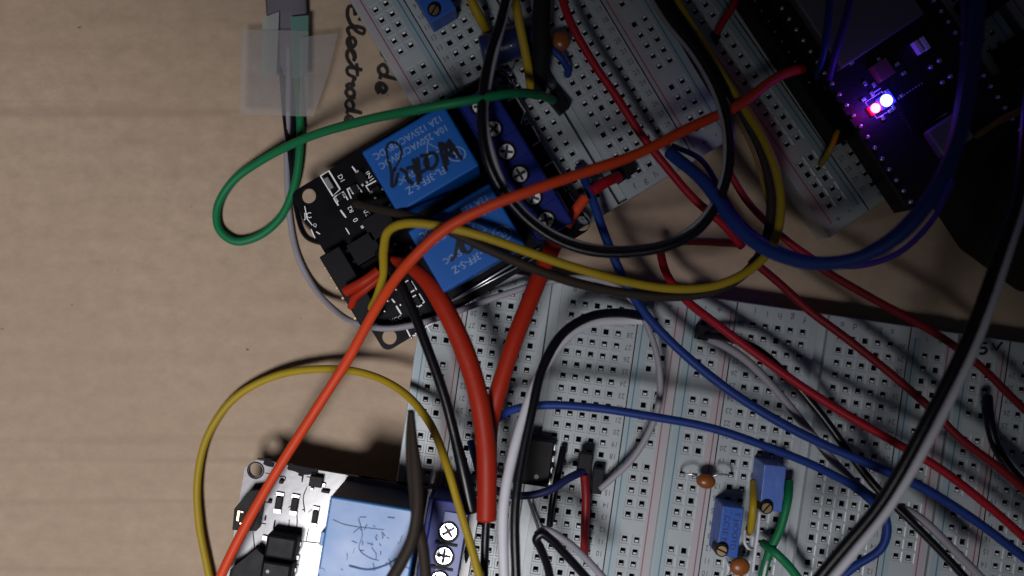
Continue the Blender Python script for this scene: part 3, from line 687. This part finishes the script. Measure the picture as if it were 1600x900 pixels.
wire('jumper_wire', 'thin black wire under the tape running down beside the green wire', 'wire',
     [(436, 30, 8), (441, 120, 8), (447, 200, 8), (456, 262, 8), (462, 318, 12), (478, 368, 30), (520, 382, 60)], 9, 'black_wire', WG)
wire('jumper_wire', 'black wire close beside the green one above the teardrop loop', 'wire',
     [(455, 120, 7), (458, 180, 8), (461, 225, 10), (458, 280, 12)], 8, 'black_wire', WG)
wire('jumper_wire', 'pale lilac grey wire curving from the tape under the upper relay board', 'wire',
     [(448, 30, 10), (451, 110, 10), (450, 180, 8), (448, 250, 6), (452, 330, 6), (466, 400, 6), (492, 450, 10), (525, 485, 40), (560, 505, 92), (605, 513, 108), (655, 505, 108), (700, 491, 104), (770, 467, 100), (840, 445, 104), (905, 434, 112), (955, 443, 120), (990, 470, 122), (1018, 525, 122), (1031, 590, 118), (1024, 650, 112), (990, 715, 100), (938, 764, 84)], 10, 'grey', WG,
     plugs=[(934, 752, 86, 16, 38, -8)])
wire('jumper_wire', 'dark brown wire from the upper relay board running under the yellow loop', 'wire',
     [(556, 318, 110), (590, 326, 150), (640, 338, 214), (700, 360, 220), (760, 388, 226), (830, 418, 222), (900, 442, 205), (970, 457, 190), (1050, 463, 180), (1120, 452, 175), (1175, 415, 172), (1200, 360, 170), (1204, 300, 168), (1188, 235, 165), (1150, 160, 160), (1100, 85, 150), (1045, 5, 140), (1020, -30, 130)], 15, 'brown', WG)
wire('jumper_wire', 'yellow wire looping from the upper relay board past the black loop to the top', 'wire',
     [(573, 492, 100), (588, 465, 118), (598, 430, 140), (599, 390, 175), (606, 362, 205), (632, 350, 226), (690, 354, 236), (750, 367, 240), (820, 390, 232), (900, 418, 222), (980, 441, 208), (1055, 451, 198), (1120, 445, 192), (1172, 421, 190), (1206, 384, 188), (1220, 330, 186), (1214, 270, 184), (1192, 215, 176), (1160, 165, 165), (1115, 95, 150), (1065, 15, 140), (1045, -20, 130)], 14, 'yellow', WG)
wire('jumper_wire', 'thin golden wire inside the dark channel between the two tilted breadboards', 'wire',
     [(1025, -20, 100), (1060, 45, 100), (1105, 115, 100), (1140, 170, 100), (1175, 235, 96), (1200, 320, 90)], 6, 'gold', WG)
def cable(name, label, cores, group=None):
    a = [P(*q) for q in cores[0][0]]; th = thing(name, (a[0].x, a[0].y, min(q.z for q in a)), label, 'cable', group)
    for pts, wd, m_, nm in cores:
        random.seed(int(pts[0][0])+11); path, r = wpath(pts, wd); bm = NB(); sweep(bm, path, r, 12, jitter=.05); mk(nm, bm, m_, th)
    return th
def shift(pts, dx, dy, dz=0): return [(x+dx, y+dy, z+dz) for x, y, z in pts]
big = [(795, -25, 215), (779, 40, 218), (766, 80, 222), (756, 130, 228), (752, 190, 232), (760, 245, 230), (782, 295, 222), (820, 342, 212), (868, 375, 206), (925, 393, 204), (985, 395, 204), (1045, 385, 206), (1092, 360, 206), (1124, 315, 206), (1140, 260, 206), (1139, 200, 206), (1122, 140, 204), (1090, 82, 200), (1045, 25, 195), (1015, -25, 190)]
bigw = [(805, -25, 208), (789, 30, 210), (778, 70, 214), (766, 120, 214), (758, 180, 218), (770, 240, 222), (789, 288, 216), (822, 332, 206), (868, 365, 198), (925, 385, 192), (985, 388, 190), (1042, 378, 192), (1085, 352, 194), (1116, 312, 196), (1132, 258, 198), (1131, 200, 198), (1114, 144, 196), (1083, 88, 194), (1038, 32, 188), (1005, -25, 184)]
cable('two_core_cable', 'black and grey paired cable making the large loop over the tilted breadboard', [(big, 13.5, 'black_wire', 'black_core'), (bigw, 9, 'grey', 'grey_core')])
rt = [(1612, 120, 300), (1592, 300, 310), (1560, 400, 318), (1512, 530, 320), (1450, 655, 315), (1375, 785, 300), (1322, 852, 290), (1262, 925, 280)]
rtw = [(1640, 80, 298), (1604, 300, 312), (1578, 385, 318), (1532, 520, 318), (1472, 650, 313), (1395, 785, 298), (1345, 850, 288), (1282, 925, 278)]
cable('two_core_cable', 'thick black and white paired cable crossing diagonally down the right side', [(rt, 19, 'black_wire', 'black_core'), (rtw, 14.5, 'white_wire', 'white_core')])
lb = [(1010, 494, 130), (965, 489, 150), (920, 496, 170), (878, 523, 190), (848, 575, 205), (832, 640, 215), (815, 720, 222), (805, 800, 228), (807, 925, 230)]
lw = [(1018, 500, 110), (980, 500, 120), (925, 504, 150), (880, 532, 176), (845, 585, 196), (821, 645, 212), (801, 715, 222), (788, 790, 228), (788, 925, 230)]
cable('two_core_cable', 'black and lilac cable arching over the lower breadboard and falling to the bottom edge', [(lb, 15, 'black_wire', 'black_core'), (lw, 16, 'white_wire', 'lilac_core')])
db = [(1098, 522, 84), (1130, 526, 110), (1180, 545, 130), (1232, 590, 142), (1285, 650, 150), (1330, 712, 155), (1372, 765, 160), (1420, 810, 168), (1475, 865, 175), (1520, 915, 180)]
dw = [(1102, 528, 80), (1128, 538, 100), (1165, 562, 114), (1208, 605, 124), (1258, 665, 132), (1310, 728, 140), (1362, 775, 148), (1430, 805, 158), (1492, 862, 166), (1545, 915, 170)]
cable('two_core_cable', 'black and grey cable starting at a black rail plug, going down to the right', [(db, 13, 'black_wire', 'black_core'), (dw, 13, 'grey', 'grey_core')])
bm = NB(); obox(bm, 1100, 520, 92, 60, 16, 22, -8, 1.5); o = mk('plug_housing', bm, 'black'); tag(o, 'small black plug in the rail where the black and grey cable starts', 'plug')
hb = [(800, 925, 120)]
cable('two_core_cable', 'hairpin of dark cable poking up from the bottom edge beside the short red wire',
      [([(862, 925, 150), (855, 885, 165), (844, 856, 178), (838, 842, 184), (846, 834, 186), (860, 842, 184), (885, 868, 175), (925, 912, 160)], 14, 'black_wire', 'black_core'),
       ([(838, 836, 176), (852, 828, 180), (874, 838, 180), (905, 862, 172), (945, 905, 160)], 12, 'grey', 'grey_core')])
# heavy red sleeves
wire('heat_shrink_sleeve', 'thick red sleeve curving down from the upper relay board to a cut end', 'sleeve',
     [(606, 406, 130), (640, 416, 160), (672, 445, 180), (702, 495, 190), (730, 560, 196), (750, 630, 200), (760, 700, 200), (761, 760, 198), (760, 812, 195)], 31, 'heat_red', 'thick red heat-shrink sleeves', taper=lambda t: (.55+.45*min(1, t*3.2)))
wire('heat_shrink_sleeve', 'straight thick red sleeve slanting up to the right from the cut end', 'sleeve',
     [(762, 720, 160), (765, 670, 168), (773, 632, 174), (785, 588, 174), (806, 525, 168), (830, 465, 155), (850, 415, 140), (868, 378, 130)], 27, 'heat_red', 'thick red heat-shrink sleeves')
wire('heat_shrink_sleeve', 'short orange-red sleeve beside the right mounting hole of the upper relay board', 'sleeve',
     [(884, 352, 122), (898, 330, 128), (914, 308, 128)], 17, 'orange', 'thick red heat-shrink sleeves')
wire('heat_shrink_sleeve', 'short red sleeve end reaching the tilted breadboard near its bottom corner', 'sleeve',
     [(925, 298, 122), (945, 285, 115), (966, 276, 95)], 17, 'red', 'thick red heat-shrink sleeves', plugs=[(976, 268, 84, 20, 34, -55)])
fork = thing('heat_shrink_sleeve', P(560, 440, 110), 'forked dull red sleeve at the pin header of the upper relay board', 'sleeve', 'thick red heat-shrink sleeves')
bm = NB(); p_, r_ = wpath([(592, 424, 140), (570, 440, 140), (540, 456, 126)], 17); sweep(bm, p_, r_, 12); mk('upper_prong', bm, 'heat_red', fork)
bm = NB(); p_, r_ = wpath([(592, 432, 132), (572, 450, 128), (555, 464, 118), (549, 480, 106)], 13); sweep(bm, p_, r_, 12); mk('lower_prong', bm, 'heat_red', fork)
wire('jumper_wire', 'black wire coming out of the cut end of the thick red sleeve', 'wire', [(760, 805, 180), (758, 840, 176), (755, 925, 170)], 13, 'black_wire', WG)
wire('jumper_wire', 'navy black wire falling from the upper relay board beside the left red sleeve', 'wire',
     [(592, 392, 130), (618, 430, 150), (645, 485, 160), (668, 545, 168), (692, 615, 172), (712, 690, 172), (726, 745, 172), (738, 800, 168)], 16.5, 'black_wire', WG, taper=lambda t: 1 if t < .7 else 1+.5*(t-.7)/.3)
wire('jumper_wire', 'yellow wire arching over the cardboard at the lower left', 'wire',
     [(332, 925, 14), (322, 880, 14), (311, 820, 14), (309, 750, 14), (325, 680, 14), (366, 622, 16), (430, 588, 22), (510, 577, 38), (580, 586, 62), (630, 612, 90), (668, 656, 125), (695, 720, 182), (716, 790, 194), (738, 860, 200), (756, 925, 205)], 12.5, 'yellow', WG)
wire('jumper_wire', 'dark brown wire from a thin tip, bending left over the pale relay', 'wire',
     [(642, 642, 235), (645, 690, 240), (650, 740, 246), (652, 790, 252), (645, 840, 252), (628, 878, 250), (600, 925, 245)], 19, 'brown', WG, taper=lambda t: min(1, .5+t*1.6))
wire('jumper_wire', 'dark brown wire crossing its twin and falling between the pale relay and the screw block', 'wire',
     [(641, 640, 222), (640, 690, 226), (645, 750, 230), (652, 810, 232), (662, 860, 232), (668, 925, 230)], 18, 'brown', WG, taper=lambda t: min(1, .5+t*1.6))
wire('jumper_wire', 'blue wire crossing the lower breadboards from the red sleeve to the right and back down', 'wire',
     [(768, 660, 120), (800, 640, 145), (850, 632, 160), (930, 636, 168), (1020, 650, 172), (1110, 668, 176), (1200, 698, 180), (1280, 730, 178), (1345, 768, 172), (1385, 815, 168), (1378, 855, 165), (1335, 885, 158), (1285, 925, 150)], 13.5, 'blue', WG)
wire('jumper_wire', 'blue wire running diagonally from the relay board gap to the right edge', 'wire',
     [(905, 262, 80), (922, 300, 110), (942, 360, 120), (960, 405, 125), (982, 450, 130), (1012, 495, 140), (1062, 548, 150), (1125, 600, 158), (1200, 648, 165), (1280, 690, 172), (1360, 726, 178), (1440, 762, 185), (1525, 815, 190), (1625, 890, 195)], 14.5, 'blue', WG)
wire('jumper_wire', 'short navy wire from the black plug by the chip passing under the arching cable', 'wire',
     [(912, 736, 96), (888, 748, 112), (858, 766, 120), (820, 774, 118), (780, 768, 110), (752, 745, 104), (742, 715, 98), (735, 690, 80)], 12.5, 'navy', WG, plugs=[(914, 727, 100, 20, 34, -8)])
wire('jumper_wire', 'short straight red wire standing below the black plug', 'wire', [(914, 742, 98), (916, 775, 102), (914, 820, 98), (912, 868, 74)], 13.5, 'dark_red', WG)
wire('jumper_wire', 'short black stub wire lying next to the chip pins', 'wire', [(880, 700, 72), (872, 740, 84), (864, 780, 84), (859, 822, 72)], 11, 'black_wire', WG)
wire('jumper_wire', 'yellow wire stub between the two blue trimmers', 'wire', [(1178, 752, 80), (1177, 790, 110), (1173, 825, 96), (1170, 832, 70)], 12, 'yellow', WG)
wire('jumper_wire', 'green wire coming down behind the pale trimmer', 'wire', [(1232, 752, 90), (1230, 780, 110), (1219, 825, 112), (1200, 868, 108), (1186, 925, 100)], 13.5, 'green', WG)
wire('jumper_wire', 'green wire branching right towards the bottom edge', 'wire', [(1192, 848, 90), (1210, 862, 120), (1232, 884, 122), (1262, 925, 118)], 14, 'green', WG)
# blue bundle on the right
b1 = [(1528, -25, 340), (1524, 60, 342), (1512, 150, 345), (1490, 240, 345), (1452, 315, 340), (1400, 372, 325), (1330, 405, 300), (1258, 408, 270), (1190, 385, 240), (1140, 340, 215), (1100, 285, 190), (1045, 238, 150)]
wire('jumper_wire', 'blue wire on the outside of the big curve round the lit board', 'wire', b1, 22, 'blue', WG)
b2 = [(1505, -25, 325), (1506, 60, 325), (1497, 150, 326), (1478, 235, 325), (1440, 305, 320), (1385, 362, 305), (1315, 398, 280), (1240, 400, 250), (1175, 365, 225), (1130, 312, 200), (1092, 265, 175), (1048, 232, 140)]
wire('jumper_wire', 'violet blue wire on the inside of the big curve round the lit board', 'wire', shift(b2, 4, 10), 15, 'violet', WG)
wire('jumper_wire', 'thin violet wire parallel to the blue curve under the black loop', 'wire', [(1050, 228, 110), (1095, 250, 140), (1128, 300, 155), (1158, 345, 170), (1205, 382, 180), (1260, 402, 190), (1330, 415, 200), (1400, 396, 210), (1455, 345, 220), (1490, 280, 230)], 9, 'violet', WG)
wire('jumper_wire', 'left of two thin blue wires dropping into the black socket strip', 'wire', [(1298, -25, 200), (1294, 30, 190), (1287, 80, 170), (1277, 122, 122)], 11, 'blue', WG)
wire('jumper_wire', 'right of two thin blue wires dropping into the black socket strip', 'wire', [(1332, -25, 190), (1322, 25, 186), (1306, 80, 170), (1291, 138, 122)], 11, 'violet', WG)
# reds
wire('jumper_wire', 'crimson wire running down the middle of the tilted breadboard from the top edge', 'wire', [(872, -25, 150), (892, 35, 150), (925, 95, 145), (962, 150, 140), (1000, 208, 135), (1040, 258, 130), (1085, 310, 120), (1130, 350, 110), (1160, 385, 95)], 13, 'red', WG)
wire('jumper_wire', 'crimson wire passing under the yellow loop to join the blue bundle', 'wire', [(1140, 270, 130), (1165, 312, 130), (1195, 345, 128), (1235, 380, 130), (1275, 408, 140)], 12, 'red', WG)
wire('jumper_wire', 'longest dark red wire, crossing from the black loop over the letters j to f', 'wire', [(1030, 385, 70), (1040, 425, 90), (1068, 465, 110), (1115, 503, 130), (1180, 552, 145), (1255, 605, 155), (1330, 652, 165), (1400, 692, 172), (1470, 732, 178), (1545, 790, 182), (1625, 862, 185)], 13.5, 'red', WG)
wire('jumper_wire', 'dark red wire slanting over the e to a letters and down to the right edge', 'wire', [(1172, 405, 120), (1215, 440, 135), (1265, 485, 148), (1320, 527, 158), (1390, 583, 165), (1450, 635, 170), (1500, 685, 175), (1560, 730, 178), (1630, 790, 180)], 13.5, 'dark_red', WG)
wire('jumper_wire', 'dark red wire passing under the thick diagonal cable right beside the pen mark', 'wire', [(1262, 405, 190), (1300, 430, 190), (1365, 467, 190), (1430, 502, 190), (1490, 540, 190), (1535, 576, 190), (1575, 615, 190), (1630, 668, 190)], 13, 'dark_red', WG)
wire('jumper_wire', 'thin dark red wire lying level on the cardboard inside the black loop', 'wire', [(1040, 380, 8), (1100, 380, 8), (1160, 383, 8)], 9, 'dark_red', WG)
wire('jumper_wire', 'short red stub plugged in at the top of the channel between tilted breadboards', 'wire', [(1158, -25, 120), (1146, 10, 115), (1130, 34, 95), (1121, 50, 80)], 12, 'red', WG, plugs=[(1119, 55, 76, 10, 14, 30)])
wire('jumper_wire', 'black wire curving at the right edge below the pen mark', 'wire', [(1543, 620, 90), (1545, 650, 110), (1556, 695, 118), (1580, 735, 120), (1625, 780, 120)], 17, 'black_wire', WG)
wire('jumper_wire', 'yellow wire stub entering the tilted breadboard from the top edge beside the blue trimmer', 'wire', [(727, -25, 120), (738, 5, 120), (750, 30, 110), (762, 50, 66)], 15, 'yellow', WG)
wire('jumper_wire', 'yellow wire hanging down over the dark drum capacitor', 'wire', [(800, -25, 160), (806, 10, 160), (814, 50, 150), (824, 100, 130), (830, 140, 100)], 14, 'yellow', WG)
wire('black_cable', 'thick black cable beside the hanging yellow wire at the top', 'cable', [(848, -25, 130), (846, 30, 128), (846, 80, 122), (842, 120, 104), (838, 152, 90)], 27, 'black_matt')
wire('jumper_wire', 'short blue wire hooked below the orange capacitor at the top', 'wire', [(850, 66, 80), (862, 78, 92), (876, 92, 92), (886, 108, 80), (886, 118, 66)], 12, 'blue', WG)
wire('jumper_wire', 'thin black ring of wire on the tilted breadboard above the green wire', 'wire', [(762, 122, 90), (772, 113, 92), (786, 114, 92), (798, 128, 90), (803, 140, 84)], 5, 'black_wire', WG)
wire('jumper_wire', 'yellow stub on the dark breadboard left of the lit board', 'wire', [(1309, 204, 110), (1300, 226, 112), (1292, 242, 104), (1282, 257, 68)], 9, 'yellow', WG)
wire('jumper_wire', 'yellow stub below the lit board near the blue curve', 'wire', [(1438, 262, 110), (1420, 272, 110), (1402, 283, 90)], 9, 'gold', WG)
wire('jumper_wire', 'yellow wire entering from the right edge above the black case', 'wire', [(1630, 160, 160), (1585, 178, 155), (1550, 196, 150), (1522, 214, 140)], 11, 'gold', WG)
wire('jumper_wire', 'loose grey wire lying behind the arching cable at the bottom', 'wire', [(826, 780, 72), (838, 815, 76), (846, 838, 80)], 5, 'grey_cable', WG)
